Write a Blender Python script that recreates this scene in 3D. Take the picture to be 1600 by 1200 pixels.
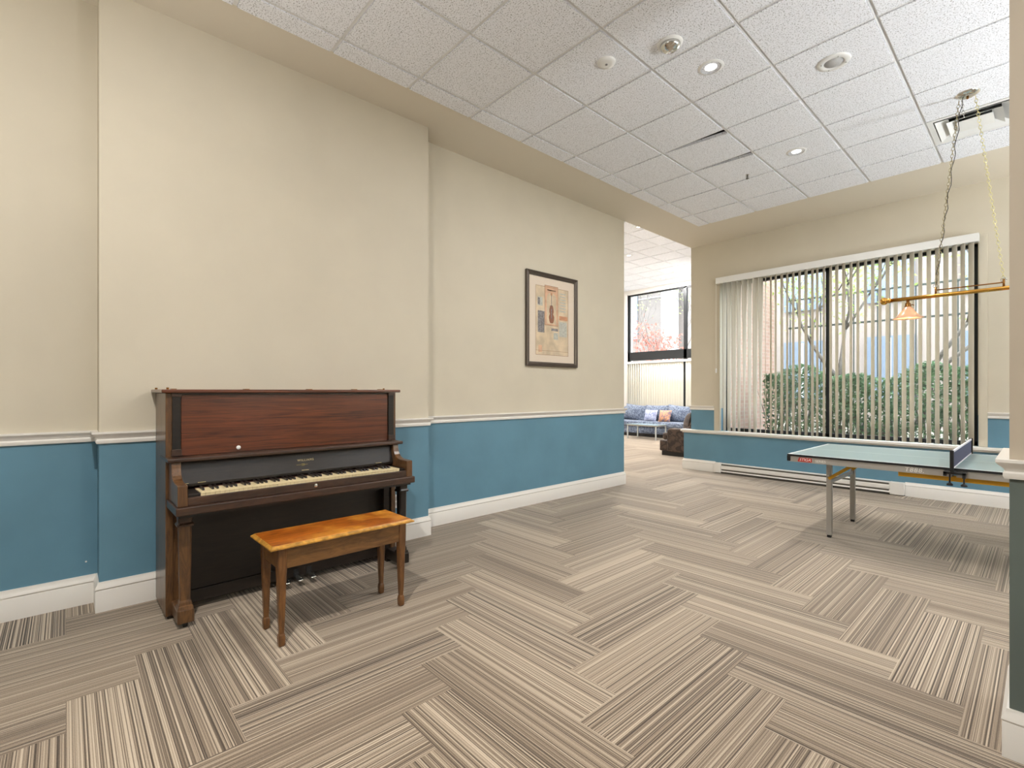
import bpy, math, random
from mathutils import Vector, Matrix
R = random.Random(7)
for o in list(bpy.data.objects): bpy.data.objects.remove(o)
COL = bpy.context.scene.collection
SC = bpy.context.scene

# ------------------------------------------------------------------ camera, world, sun, exposure
cam_d = bpy.data.cameras.new('camera'); cam = bpy.data.objects.new('camera', cam_d); COL.objects.link(cam)
cam.location = (0, 0, 1.295); cam.rotation_euler = (math.pi/2, 0, 0.8407)
cam_d.sensor_width = 36; cam_d.lens = 760.28/1600*36
cam_d.shift_x = 0.01041; cam_d.shift_y = 0.00678
cam_d.clip_start = 0.05; cam_d.clip_end = 200
SC.camera = cam
SC.view_settings.view_transform = 'Standard'; SC.view_settings.look = 'None'
SC.view_settings.gamma = 1; SC.view_settings.use_curve_mapping = False
SC.view_settings.exposure = 0.76
W = bpy.data.worlds.new('sky'); SC.world = W; W.use_nodes = True
bg = W.node_tree.nodes['Background']; bg.inputs[0].default_value = (0.84, 0.92, 1.0, 1); bg.inputs[1].default_value = 5.2
def lamp(kind, name, loc, energy, color=(1, 1, 1), rot=(0, 0, 0), **kw):
    d = bpy.data.lights.new(name, kind); d.energy = energy; d.color = color
    for k, v in kw.items(): setattr(d, k, v)
    o = bpy.data.objects.new(name, d); o.location = loc; o.rotation_euler = rot; COL.objects.link(o); return o
sun = lamp('SUN', 'sun', (0, 0, 20), 1.2, (1, 0.96, 0.9)); sun.data.angle = 0.03
sun.rotation_euler = Vector((-0.35, -0.45, 1.0)).to_track_quat('Z', 'Y').to_euler()
p = lamp('AREA', 'window_portal', (-1.97, 8.0, 1.83), 1, rot=(-math.pi/2, 0, 0), shape='RECTANGLE', size=3.0, size_y=2.4); p.data.cycles.is_portal = True
p = lamp('AREA', 'lounge_portal', (-7.2, 13.35, 2.4), 1, rot=(-math.pi/2, 0, 0), shape='RECTANGLE', size=3.2, size_y=4.2); p.data.cycles.is_portal = True

# ------------------------------------------------------------------ helpers
class MB:
    def __init__(s): s.v = []; s.f = []; s.m = []
    def face(s, pts, m=0):
        n = len(s.v); s.v += [tuple(p) for p in pts]; s.f.append(tuple(range(n, n+len(pts)))); s.m.append(m); return s
    def box(s, a, b, m=0):
        x0, x1 = sorted((a[0], b[0])); y0, y1 = sorted((a[1], b[1])); z0, z1 = sorted((a[2], b[2]))
        n = len(s.v)
        s.v += [(x0,y0,z0),(x1,y0,z0),(x1,y1,z0),(x0,y1,z0),(x0,y0,z1),(x1,y0,z1),(x1,y1,z1),(x0,y1,z1)]
        for q in ((0,3,2,1),(4,5,6,7),(0,1,5,4),(1,2,6,5),(2,3,7,6),(3,0,4,7)): s.f.append(tuple(n+i for i in q)); s.m.append(m)
        return s
    def prism(s, poly, ax, a, b, m=0):
        """poly: 2-D outline in the plane of the other two axes (in order), extruded along ax from a to b"""
        n = len(s.v); k = len(poly)
        def P(p, t):
            return {'x': (t, p[0], p[1]), 'y': (p[0], t, p[1]), 'z': (p[0], p[1], t)}[ax]
        s.v += [P(p, a) for p in poly] + [P(p, b) for p in poly]
        s.f.append(tuple(range(n, n+k))[::-1]); s.f.append(tuple(range(n+k, n+2*k))); s.m += [m, m]
        for i in range(k):
            j = (i+1) % k; s.f.append((n+i, n+j, n+k+j, n+k+i)); s.m.append(m)
        return s
    def loft(s, rings, m=0, cap=True):
        n0 = len(s.v); k = len(rings[0])
        for r in rings: s.v += [tuple(p) for p in r]
        for a in range(len(rings)-1):
            for i in range(k):
                j = (i+1) % k; s.f.append((n0+a*k+i, n0+a*k+j, n0+(a+1)*k+j, n0+(a+1)*k+i)); s.m.append(m)
        if cap:
            s.f.append(tuple(n0+i for i in range(k))[::-1]); s.f.append(tuple(n0+(len(rings)-1)*k+i for i in range(k))); s.m += [m, m]
        return s
    def lathe(s, prof, c=(0,0,0), seg=24, m=0, ax='z', cap=True, wav=None):
        rings = []
        for r, h in prof:
            ring = []
            for i in range(seg):
                t = 2*math.pi*i/seg; rr = r
                if wav: rr = r*(1+wav(t, h))
                p = (rr*math.cos(t), rr*math.sin(t), h)
                if ax == 'x': p = (h, p[0], p[1])
                if ax == 'y': p = (p[0], h, p[1])
                ring.append((c[0]+p[0], c[1]+p[1], c[2]+p[2]))
            rings.append(ring)
        return s.loft(rings, m, cap)
    def tube(s, pts, r, seg=8, m=0, closed=False):
        pts = [Vector(p) for p in pts]; rings = []
        n = len(pts); up = Vector((0, 0, 1))
        for i, p in enumerate(pts):
            if closed: d = pts[(i+1) % n]-pts[i-1]
            else: d = pts[min(i+1, n-1)]-pts[max(i-1, 0)]
            d.normalize()
            a = d.cross(up if abs(d.z) < .95 else Vector((1, 0, 0))); a.normalize(); b = d.cross(a)
            rr = r[i] if isinstance(r, (list, tuple)) else r
            rings.append([p+a*rr*math.cos(2*math.pi*k/seg)+b*rr*math.sin(2*math.pi*k/seg) for k in range(seg)])
        if closed: rings.append(rings[0])
        return s.loft(rings, m, not closed)
    def xf(s, M):
        s.v = [tuple(M @ Vector(p)) for p in s.v]; return s
    def add(s, o):
        n = len(s.v); s.v += o.v; s.f += [tuple(i+n for i in f) for f in o.f]; s.m += o.m; return s
    def mesh(s, name, mats, smooth=False, bevel=0):
        me = bpy.data.meshes.new(name); me.from_pydata(s.v, [], s.f); me.update()
        if not isinstance(mats, (list, tuple)): mats = [mats]
        for mm in mats: me.materials.append(mm)
        me.polygons.foreach_set('material_index', s.m)
        import bmesh
        bm = bmesh.new(); bm.from_mesh(me); bmesh.ops.recalc_face_normals(bm, faces=bm.faces[:]); bm.to_mesh(me); bm.free()
        if smooth: me.polygons.foreach_set('use_smooth', [True]*len(me.polygons))
        return me
    def build(s, name, mats, parent=None, smooth=False, bevel=0, auto=None, loc=None, sub=0):
        o = bpy.data.objects.new(name, s.mesh(name, mats, smooth or auto is not None)); COL.objects.link(o)
        if parent is not None: o.parent = parent
        if loc: o.location = loc
        if bevel:
            b = o.modifiers.new('bevel', 'BEVEL'); b.width = bevel; b.segments = 2; b.limit_method = 'ANGLE'; b.angle_limit = 0.6
        if sub:
            b = o.modifiers.new('sub', 'SUBSURF'); b.levels = sub; b.render_levels = sub
        if auto is not None:
            o.data.set_sharp_from_angle(angle=auto)
        return o
def tag(o, label=None, cat=None, group=None, kind=None):
    if label: o['label'] = label
    if cat: o['category'] = cat
    if group: o['group'] = group
    if kind: o['kind'] = kind
    return o
def thing(name, label, cat, loc=(0,0,0), rz=0, group=None):
    o = bpy.data.objects.new(name, None); COL.objects.link(o); o.location = loc; o.rotation_euler = (0,0,rz); o.empty_display_size = .1
    return tag(o, label, cat, group)
def struct(mb, name, mats, **k):
    o = mb.build(name, mats, **k); o['kind'] = 'structure'; return o
def dup(o, parent=None):
    c = o.copy(); COL.objects.link(c)
    if parent is not None: c.parent = parent
    for ch in [x for x in COL.objects if x.parent == o]:
        dup(ch, c)
    return c
def text_mb(txt, size, extrude=.0006, spacing=1.0, shear=0):
    cu = bpy.data.curves.new('t', 'FONT'); cu.body = txt; cu.size = size; cu.extrude = extrude; cu.align_x = 'CENTER'; cu.align_y = 'CENTER'
    cu.space_character = spacing; cu.shear = shear; cu.resolution_u = 3
    o = bpy.data.objects.new('t', cu); COL.objects.link(o)
    dg = bpy.context.evaluated_depsgraph_get(); me = bpy.data.meshes.new_from_object(o.evaluated_get(dg))
    mb = MB(); mb.v = [tuple(v.co) for v in me.vertices]; mb.f = [tuple(p.vertices) for p in me.polygons]; mb.m = [0]*len(mb.f)
    bpy.data.objects.remove(o); bpy.data.curves.remove(cu); return mb
FACE_NEGY = Matrix(((1,0,0,0),(0,0,-1,0),(0,1,0,0),(0,0,0,1)))      # text readable from -y
FACE_POSX = Matrix(((0,0,1,0),(1,0,0,0),(0,1,0,0),(0,0,0,1)))       # text readable from +x, reading along +y
def T(x, y, z): return Matrix.Translation((x, y, z))

# ------------------------------------------------------------------ materials
def srgb(r, g, b):
    f = lambda c: (c/255/12.92) if c/255 <= .04045 else ((c/255+.055)/1.055)**2.4
    return (f(r), f(g), f(b), 1)
def mat(name, col, rough=.5, metal=0, noise=0, nscale=20, stretch=(1,1,1), bump=0, bscale=60, coat=0, spec=.5, trans=0, emit=None, estr=0, sheen=0, col2=None, detail=3):
    m = bpy.data.materials.new(name); m.use_nodes = True; nt = m.node_tree; b = nt.nodes['Principled BSDF']
    b.inputs['Base Color'].default_value = col; b.inputs['Roughness'].default_value = rough; b.inputs['Metallic'].default_value = metal
    b.inputs['Coat Weight'].default_value = coat; b.inputs['Specular IOR Level'].default_value = spec
    b.inputs['Transmission Weight'].default_value = trans; b.inputs['Sheen Weight'].default_value = sheen
    if emit: b.inputs['Emission Color'].default_value = emit; b.inputs['Emission Strength'].default_value = estr
    if noise or col2 or bump:
        tc = nt.nodes.new('ShaderNodeTexCoord'); mp = nt.nodes.new('ShaderNodeMapping'); mp.inputs['Scale'].default_value = stretch
        nt.links.new(tc.outputs['Object'], mp.inputs[0])
    if noise or col2:
        n = nt.nodes.new('ShaderNodeTexNoise'); n.inputs['Scale'].default_value = nscale; n.inputs['Detail'].default_value = detail
        nt.links.new(mp.outputs[0], n.inputs['Vector'])
        rp = nt.nodes.new('ShaderNodeValToRGB'); c2 = col2 if col2 else tuple(c*(1-noise) for c in col[:3])+(1,)
        rp.color_ramp.elements[0].position = .35; rp.color_ramp.elements[1].position = .65
        rp.color_ramp.elements[0].color = c2; rp.color_ramp.elements[1].color = col
        nt.links.new(n.outputs['Fac'], rp.inputs[0]); nt.links.new(rp.outputs[0], b.inputs['Base Color'])
    if bump:
        n2 = nt.nodes.new('ShaderNodeTexNoise'); n2.inputs['Scale'].default_value = bscale; n2.inputs['Detail'].default_value = 2
        nt.links.new(mp.outputs[0], n2.inputs['Vector'])
        bp = nt.nodes.new('ShaderNodeBump'); bp.inputs['Strength'].default_value = bump; bp.inputs['Distance'].default_value = .002
        nt.links.new(n2.outputs['Fac'], bp.inputs['Height']); nt.links.new(bp.outputs[0], b.inputs['Normal'])
    return m
def glass_mat(name, tint=(1,1,1,1), fac=1.0):
    m = bpy.data.materials.new(name); m.use_nodes = True; nt = m.node_tree; nt.nodes.remove(nt.nodes['Principled BSDF'])
    out = nt.nodes['Material Output']; tr = nt.nodes.new('ShaderNodeBsdfTransparent'); gl = nt.nodes.new('ShaderNodeBsdfGlossy'); fr = nt.nodes.new('ShaderNodeLayerWeight'); pw = nt.nodes.new('ShaderNodeMath'); pw.operation = 'POWER'; pw.inputs[1].default_value = 5; ma = nt.nodes.new('ShaderNodeMath'); ma.operation = 'MULTIPLY_ADD'; ma.inputs[1].default_value = .92; ma.inputs[2].default_value = .045
    mx = nt.nodes.new('ShaderNodeMixShader'); tr.inputs[0].default_value = tint; gl.inputs['Roughness'].default_value = .0; nt.links.new(fr.outputs['Facing'], pw.inputs[0]); nt.links.new(pw.outputs[0], ma.inputs[0])
    nt.links.new(ma.outputs[0], mx.inputs[0]); nt.links.new(tr.outputs[0], mx.inputs[1]); nt.links.new(gl.outputs[0], mx.inputs[2]); nt.links.new(mx.outputs[0], out.inputs[0])
    return m
M = {}
M['beige'] = mat('beige_paint', srgb(206,198,180), .6, noise=.04, nscale=2.5, bump=.08, bscale=180)
M['blue'] = mat('blue_paint', srgb(98,141,163), .55, noise=.10, nscale=3, bump=.08, bscale=180)
M['white'] = mat('trim_white', srgb(232,229,224), .35)
M['soffit'] = mat('soffit_paint', srgb(216,208,192), .65)
M['black_alu'] = mat('dark_aluminium', srgb(38,40,42), .4, metal=.4)
M['glass'] = glass_mat('window_glass')
M['wplast'] = mat('white_plastic', srgb(228,228,226), .4)
M['chrome'] = mat('chrome', srgb(215,215,212), .15, metal=1)
M['brass'] = mat('brass', srgb(200,150,70), .22, metal=1)
M['brass_dk'] = mat('brass_dark', srgb(140,96,48), .3, metal=1)
M['black'] = mat('black_plastic', srgb(22,22,24), .45)
M['void'] = mat('plenum_dark', srgb(12,12,12), .9)

def ceiling_mat():
    m = mat('mineral_tile', srgb(226,226,228), .9); nt = m.node_tree; b = nt.nodes['Principled BSDF']
    tc = nt.nodes.new('ShaderNodeTexCoord'); n = nt.nodes.new('ShaderNodeTexNoise'); n.inputs['Scale'].default_value = 125; n.inputs['Detail'].default_value = 4; n.inputs['Roughness'].default_value = .7
    nt.links.new(tc.outputs['Object'], n.inputs['Vector'])
    rp = nt.nodes.new('ShaderNodeValToRGB'); e = rp.color_ramp.elements
    e[0].position = .37; e[0].color = srgb(112,112,114); e[1].position = .455; e[1].color = srgb(240,242,248)
    nt.links.new(n.outputs['Fac'], rp.inputs[0]); nt.links.new(rp.outputs[0], b.inputs['Base Color'])
    bp = nt.nodes.new('ShaderNodeBump'); bp.inputs['Strength'].default_value = .3; bp.inputs['Distance'].default_value = .001
    nt.links.new(n.outputs['Fac'], bp.inputs['Height']); nt.links.new(bp.outputs[0], b.inputs['Normal']); return m
M['tile'] = ceiling_mat()
M['tbar'] = mat('ceiling_grid', srgb(232,232,232), .5)

def carpet_mat():
    m = bpy.data.materials.new('striped_carpet'); m.use_nodes = True; nt = m.node_tree; b = nt.nodes['Principled BSDF']; L = nt.links.new; N = nt.nodes.new
    b.inputs['Roughness'].default_value = .95; b.inputs['Sheen Weight'].default_value = .35; b.inputs['Sheen Roughness'].default_value = .5; b.inputs['Specular IOR Level'].default_value = .2
    a = N('ShaderNodeAttribute'); a.attribute_name = 'plank'; s = N('ShaderNodeSeparateXYZ'); L(a.outputs['Vector'], s.inputs[0])
    t = N('ShaderNodeAttribute'); t.attribute_name = 'tone'; ts = N('ShaderNodeSeparateXYZ'); L(t.outputs['Vector'], ts.inputs[0])
    def math_(op, x, y=None, z=None):
        n = N('ShaderNodeMath'); n.operation = op
        for i, q in enumerate((x, y, z)):
            if q is None: continue
            if isinstance(q, (int, float)): n.inputs[i].default_value = q
            else: L(q, n.inputs[i])
        return n.outputs[0]
    def n1(scale, seedmul, detail):
        w = math_('MULTIPLY_ADD', s.outputs['Z'], seedmul, s.outputs['X']); n = N('ShaderNodeTexNoise'); n.noise_dimensions = '1D'
        L(w, n.inputs['W']); n.inputs['Scale'].default_value = scale; n.inputs['Detail'].default_value = detail; n.inputs['Roughness'].default_value = .6; return n.outputs['Fac']
    fine = n1(165, 13.7, 1); mid = n1(50, 7.3, 1); broad = n1(10, 3.1, 1)
    f = math_('MULTIPLY_ADD', math_('SUBTRACT', fine, .5), 1.7, math_('MULTIPLY_ADD', math_('SUBTRACT', mid, .5), .9, math_('MULTIPLY', math_('SUBTRACT', broad, .5), .45)))
    # steepen, scale with each plank's contrast
    f = math_('MULTIPLY', math_('MULTIPLY', f, ts.outputs['Y']), 1.15)
    tc = N('ShaderNodeTexCoord'); tuft = N('ShaderNodeTexNoise'); tuft.inputs['Scale'].default_value = 260; tuft.inputs['Detail'].default_value = 2; L(tc.outputs['Object'], tuft.inputs['Vector'])
    f = math_('MULTIPLY_ADD', math_('SUBTRACT', tuft.outputs['Fac'], .5), .35, f)
    f = math_('ADD', math_('ADD', f, .5), ts.outputs['X'])
    rp = N('ShaderNodeValToRGB'); e = rp.color_ramp.elements
    e[0].position = .12; e[0].color = srgb(70,58,47); e[1].position = .92; e[1].color = srgb(196,181,161)
    q = e.new(.40); q.color = srgb(120,105,89); q = e.new(.58); q.color = srgb(151,135,117)
    L(f, rp.inputs[0]); L(rp.outputs[0], b.inputs['Base Color'])
    bp = N('ShaderNodeBump'); bp.inputs['Strength'].default_value = .5; bp.inputs['Distance'].default_value = .003; L(f, bp.inputs['Height']); L(bp.outputs[0], b.inputs['Normal'])
    return m
M['carpet'] = carpet_mat()

def wood(name, c1, c2, rough, scale=6, stretch=(1,1,1), coat=0, c3=None, bumps=0, dist=1.5):
    m = bpy.data.materials.new(name); m.use_nodes = True; nt = m.node_tree; b = nt.nodes['Principled BSDF']; L = nt.links.new; N = nt.nodes.new
    b.inputs['Roughness'].default_value = rough; b.inputs['Coat Weight'].default_value = coat; b.inputs['Coat Roughness'].default_value = .15
    tc = N('ShaderNodeTexCoord'); mp = N('ShaderNodeMapping'); mp.inputs['Scale'].default_value = stretch; L(tc.outputs['Object'], mp.inputs[0])
    n = N('ShaderNodeTexNoise'); n.inputs['Scale'].default_value = scale; n.inputs['Detail'].default_value = 6; n.inputs['Roughness'].default_value = .65; n.inputs['Distortion'].default_value = dist; L(mp.outputs[0], n.inputs['Vector'])
    rp = N('ShaderNodeValToRGB'); e = rp.color_ramp.elements; e[0].position = .34; e[0].color = c2; e[1].position = .66; e[1].color = c1
    L(n.outputs['Fac'], rp.inputs[0]); last = rp.outputs[0]
    if c3:
        n2 = N('ShaderNodeTexNoise'); n2.inputs['Scale'].default_value = 5; n2.inputs['Detail'].default_value = 5; L(tc.outputs['Object'], n2.inputs['Vector'])
        r2 = N('ShaderNodeValToRGB'); r2.color_ramp.elements[0].position = .45; r2.color_ramp.elements[1].position = .62; L(n2.outputs['Fac'], r2.inputs[0])
        mx = N('ShaderNodeMix'); mx.data_type = 'RGBA'; L(r2.outputs[0], mx.inputs[0]); L(last, mx.inputs[6]); mx.inputs[7].default_value = c3; last = mx.outputs[2]
    L(last, b.inputs['Base Color'])
    if bumps:
        bp = N('ShaderNodeBump'); bp.inputs['Strength'].default_value = bumps; bp.inputs['Distance'].default_value = .001; L(n.outputs['Fac'], bp.inputs['Height']); L(bp.outputs[0], b.inputs['Normal'])
    return m
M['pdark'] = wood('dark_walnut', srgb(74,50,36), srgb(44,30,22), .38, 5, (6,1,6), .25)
M['pside'] = wood('walnut_upright_lit', srgb(112,78,46), srgb(68,46,29), .35, 5, (6,6,1), .3)  # walnut made paler and golden, standing in for warm light on the side
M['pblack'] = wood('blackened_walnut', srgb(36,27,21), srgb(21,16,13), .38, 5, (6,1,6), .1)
M['mahog'] = wood('mahogany_panel', srgb(112,58,31), srgb(60,32,19), .30, 4, (1,.55,14), .4, dist=1.0)
M['btop'] = wood('worn_bench_top', srgb(206,116,34), srgb(120,58,18), .28, 5, (7,1,7), .5, c3=srgb(222,150,56))
M['bedge'] = mat('worn_bench_edge', srgb(206,150,62), .4, noise=.5, nscale=30)
M['bleg'] = wood('bench_leg_wood', srgb(126,84,44), srgb(82,52,26), .38, 5, (6,6,1), .2)
M['bapron'] = wood('bench_apron_wood', srgb(134,94,50), srgb(92,62,32), .42, 5, (6,1,6), .15)
M['ivory'] = mat('aged_ivory', srgb(240,222,178), .3)
M['ebony'] = mat('ebony_key', srgb(26,16,14), .3)
M['gold'] = mat('gold_lettering', srgb(196,178,130), .4, metal=.2)

# ------------------------------------------------------------------ room dimensions
ZC = 3.665; XL = -3.90; XP = -3.70; XF = -3.915; YB = 7.75; XR = 3.4; YN = -3.4
RZ0, RZ1 = .985, 1.050    # chair rail
GX0, GY0, TS = -3.151, 1.9925, .61

# floor: herringbone carpet planks 0.25 x 1.0 m
def floor():
    ox, c = -2.22, .25
    light = {('h',0,6),('h',-6,12),('v',0,10),('h',-4,18),('h',-2,24),('v',-5,23),('h',-5,3),('h',-2,0)}
    hi = {('h',-9,-1),('v',7,11)}
    V = []; F = []; A = []; Tn = []
    X0, X1, Y0, Y1 = -10.2, 3.6, -3.6, 13.4
    seen = set()
    for j in range(-16, 56):
        for i in range(-34, 26):
            k = (i+j+2) % 8
            key = ('h', i-k, j) if k < 4 else ('v', i, j-(k-4))
            if key in seen: continue
            seen.add(key)
            h = key[0] == 'h'
            x0 = ox+key[1]*c; y0 = key[2]*c; x1 = x0+(1 if h else c); y1 = y0+(c if h else 1)
            rr = random.Random(hash((key[1]*7919+key[2]*104729+(5 if h else 0))))
            seed = rr.random()*10; tn = rr.uniform(-.06, .06); ct = rr.uniform(.55, 1.0)
            if rr.random() < .09 and y0 > 1 and key not in light: tn = .10
            if key in light: tn = .16; ct = .75
            if key in hi: ct = 1.35; tn = .05 if key[0] == 'v' else -.02
            if h and x0 < -2 and y0 < 2.0: ct *= 1.35  # rib shading that changes with view direction, put into stripe contrast here and below
            if (not h) and x0 < -2.4 and y0 < 2.6: ct *= .75
            cx0, cx1, cy0, cy1 = max(x0, X0), min(x1, X1), max(y0, Y0), min(y1, Y1)
            if cx0 >= cx1 or cy0 >= cy1: continue
            n = len(V); g = .0004
            for X, Y in ((cx0,cy0),(cx1,cy0),(cx1,cy1),(cx0,cy1)):
                V.append((X, Y, 0)); A += [(Y-y0) if h else (X-x0), (X-x0) if h else (Y-y0), seed]; Tn += [tn, ct, 0]
            F.append((n, n+1, n+2, n+3))
    me = bpy.data.meshes.new('floor'); me.from_pydata(V, [], F); me.materials.append(M['carpet'])
    a = me.attributes.new('plank', 'FLOAT_VECTOR', 'POINT'); a.data.foreach_set('vector', A)
    a = me.attributes.new('tone', 'FLOAT_VECTOR', 'POINT'); a.data.foreach_set('vector', Tn)
    o = bpy.data.objects.new('floor', me); COL.objects.link(o); o['kind'] = 'structure'
    MBs = MB().box((-10.2,-3.6,-.15), (3.6,13.4,-.004)); s = MBs.build('subfloor', M['void'], o)
floor()

# walls (lower blue, upper beige)
def wall(name, poly, z1=ZC, zc=1.02, mats=None, z0=0):
    mb = MB().prism(poly, 'z', z0, zc, 1).prism(poly, 'z', zc, z1, 0)
    return struct(mb, name, mats or [M['beige'], M['blue']])
wall('wall_left', [(XL,YN-.2),(XL,.145),(XP,.145),(XP,2.43),(XF,2.43),(XF,5.80),(-4.15,5.80),(-4.15,YN-.2)])
def wall_back():
    mb = MB()
    def bx(x0, x1, z0, z1, m, y0=YB, y1=YB+.3): mb.box((x0,y0,z0), (x1,y1,z1), m)
    wx0, wx1, wz0, wz1 = -3.44, -.51, .655, 3.0
    bx(-3.925, wx0, .62, 1.02, 1); bx(wx1, XR+.2, .62, 1.02, 1)
    bx(-3.925, wx0, 1.02, ZC+.3, 0); bx(wx1, XR+.2, 1.02, ZC+.3, 0)
    bx(wx0, wx1, wz1, ZC+.3, 0)
    mb.box((-4.035, 7.715, 0), (XR, YB+.3, .62), 1)
    return struct(mb, 'wall_back', [M['beige'], M['blue']])
wall_back()
wall('wall_right', [(XR,YN-.2),(XR+.2,YN-.2),(XR+.2,YB+.3),(XR,YB+.3)])
wall('wall_near', [(-4.15,YN-.2),(XR,YN-.2),(XR,YN),(-4.15,YN)])
PX, PY = -.084, 2.49
wall('wall_pillar', [(PX,PY),(.75,PY),(.75,PY+.45),(PX,PY+.45)], mats=[mat('shaded_beige_paint', srgb(190,178,160), .6, bump=.08, bscale=180), mat('grey_green_paint', srgb(98,109,104), .55, noise=.1, nscale=3, bump=.08, bscale=180)])  # shade put into the colour: beige darkened above, own grey-green darkened below

# trims
RAIL = [(0,0),(.012,0),(.016,.010),(.016,.020),(.010,.026),(.014,.036),(.030,.052),(.034,.058),(.034,.068),(0,.068)]
BASE = [(0,0),(.018,0),(.018,.120),(.015,.126),(.020,.134),(.016,.148),(.009,.158),(.007,.172),(0,.172)]
def run(mb, prof, p0, p1, nrm, z, m0=0, m1=0):
    """moulding from p0 to p1, sticking out along nrm; m=+1 outside mitre, -1 inside"""
    p0 = Vector((*p0, 0)); p1 = Vector((*p1, 0)); d = (p1-p0).normalized(); n = Vector((*nrm, 0))
    rings = []
    for P, mm in ((p0, -m0), (p1, m1)):
        rings.append([P+n*a+d*(mm*a)+Vector((0,0,z+b)) for a, b in prof])
    mb.loft(rings)
def leftruns(prof, z):
    mb = MB(); X = (1,0)
    run(mb, prof, (XL,YN), (XL,.145), X, z, 0, -1)
    run(mb, prof, (XL,.145), (XP,.145), (0,-1), z, -1, 1)
    run(mb, prof, (XP,.145), (XP,2.43), X, z, 1, 1)
    run(mb, prof, (XP,2.43), (XF,2.43), (0,1), z, 1, -1)
    run(mb, prof, (XF,2.43), (XF,5.80), X, z, -1, 1)
    run(mb, prof, (XF,5.80), (-4.15,5.80), (0,1), z, 1, 0)
    return mb
struct(leftruns(RAIL, RZ0), 'trim_1', M['white'], auto=.5)
struct(leftruns(BASE, 0), 'baseboard_left', M['white'], auto=.5)
mb = MB()
run(mb, BASE, (-4.035,7.715), (-3.50,7.715), (0,-1), 0, 1, 0)
run(mb, BASE, (-4.035,8.05), (-4.035,7.715), (-1,0), 0, 0, 1)
run(mb, BASE, (-1.15,7.715), (XR,7.715), (0,-1), 0, 0, 0)
struct(mb, 'baseboard_back', M['white'], auto=.5)
mb = MB()
run(mb, RAIL, (-3.925,YB), (-3.535,YB), (0,-1), RZ0, 1, 0)
run(mb, RAIL, (-.43,YB), (XR,YB), (0,-1), RZ0, 0, 0)
run(mb, RAIL, (-3.925,YB+.3), (-3.925,YB), (-1,0), RZ0, 0, 1)
struct(mb, 'trim_2', M['white'], auto=.5)
mb = MB()
for prof, z, nm in ((RAIL, RZ0, 'trim_3'), (BASE, 0, 'baseboard_pillar')):
    mb = MB()
    run(mb, prof, (PX,PY), (.75,PY), (0,-1), z, 1, 1); run(mb, prof, (PX,PY+.45), (PX,PY), (-1,0), z, 1, 1)
    run(mb, prof, (.75,PY+.45), (PX,PY+.45), (0,1), z, 1, 1); run(mb, prof, (.75,PY), (.75,PY+.45), (1,0), z, 1, 1)
    struct(mb, nm, M['white'], auto=.5)
# window ledge, casings
mb = MB().box((-4.07,7.66,.625), (XR,7.80,.660)).box((-4.05,7.685,.605), (XR,7.75,.625))
struct(mb, 'trim_4', M['white'], bevel=.006)
mb = MB().box((-3.535,7.735,.66), (-3.445,YB+.01,3.06)).box((-.505,7.735,.66), (-.43,YB+.01,3.06)).box((-3.535,7.737,3.0), (-.43,YB+.01,3.08))
struct(mb, 'trim_5', M['beige'], bevel=.004)

# ceiling: soffits flush with the tiles
mb = MB().box((-4.15,YN-.2,ZC), (-3.32,5.8,ZC+.3)).box((-3.915,5.8,ZC), (-3.32,YB+.3,ZC+.8)).box((-3.32,6.77,ZC), (XR+.2,YB+.3,ZC+.3))
struct(mb, 'trim_6', M['soffit'])
def ceiling_grid(name, x0, x1, y0, y1, gx, gy, z, special=None, lift=None):
    tb = MB(); ti = MB(); w = .012
    i0 = math.floor((x0-gx)/TS); i1 = math.ceil((x1-gx)/TS); j0 = math.floor((y0-gy)/TS); j1 = math.ceil((y1-gy)/TS)
    for i in range(i0, i1+1):
        X = gx+i*TS
        if x0 < X < x1: tb.box((X-w,y0,z), (X+w,y1,z+.003)); tb.box((X-.001,y0,z), (X+.001,y1,z+.04))
    for j in range(j0, j1+1):
        Y = gy+j*TS
        if y0 < Y < y1: tb.box((x0,Y-w,z+.0006), (x1,Y+w,z+.0036)); tb.box((x0,Y-.001,z), (x1,Y+.001,z+.04))
    for i in range(i0, i1):
        for j in range(j0, j1):
            a, b, c, d = max(gx+i*TS, x0), min(gx+(i+1)*TS, x1), max(gy+j*TS, y0), min(gy+(j+1)*TS, y1)
            if b-a < .01 or d-c < .01: continue
            if special and (i, j) in special: continue
            g = .014; e = .008
            lx = g if a > x0 else 0; rx = g if b < x1 else 0; ly = g if c > y0 else 0; ry = g if d < y1 else 0
            if lift and (i, j) in lift:
                q = lift[(i, j)]
                ti.prism([(a+lx,c+ly),(b-rx,c+ly+q),(b-rx,d-ry),(a+lx,d-ry)], 'z', z-e, z+.02)
            else: ti.box((a+lx,c+ly,z-e), (b-rx,d-ry,z+.02))
    o = struct(ti, name, M['tile']); tb.build('ceiling_grid', M['tbar'], o)
    MB().box((x0,y0,z+.25), (x1,y1,z+.3)).build('plenum', M['void'], o)
    return o
ceiling_grid('ceiling', -3.32, XR, YN, 6.77, GX0, GY0, ZC, special={(4,6)}, lift={(1,4): .075, (1,5): .06})
ceiling_grid('ceiling_lounge', -9.2, -3.915, 5.8, 13.2, -5.56+TS*2, 8.37, 4.45)

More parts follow.
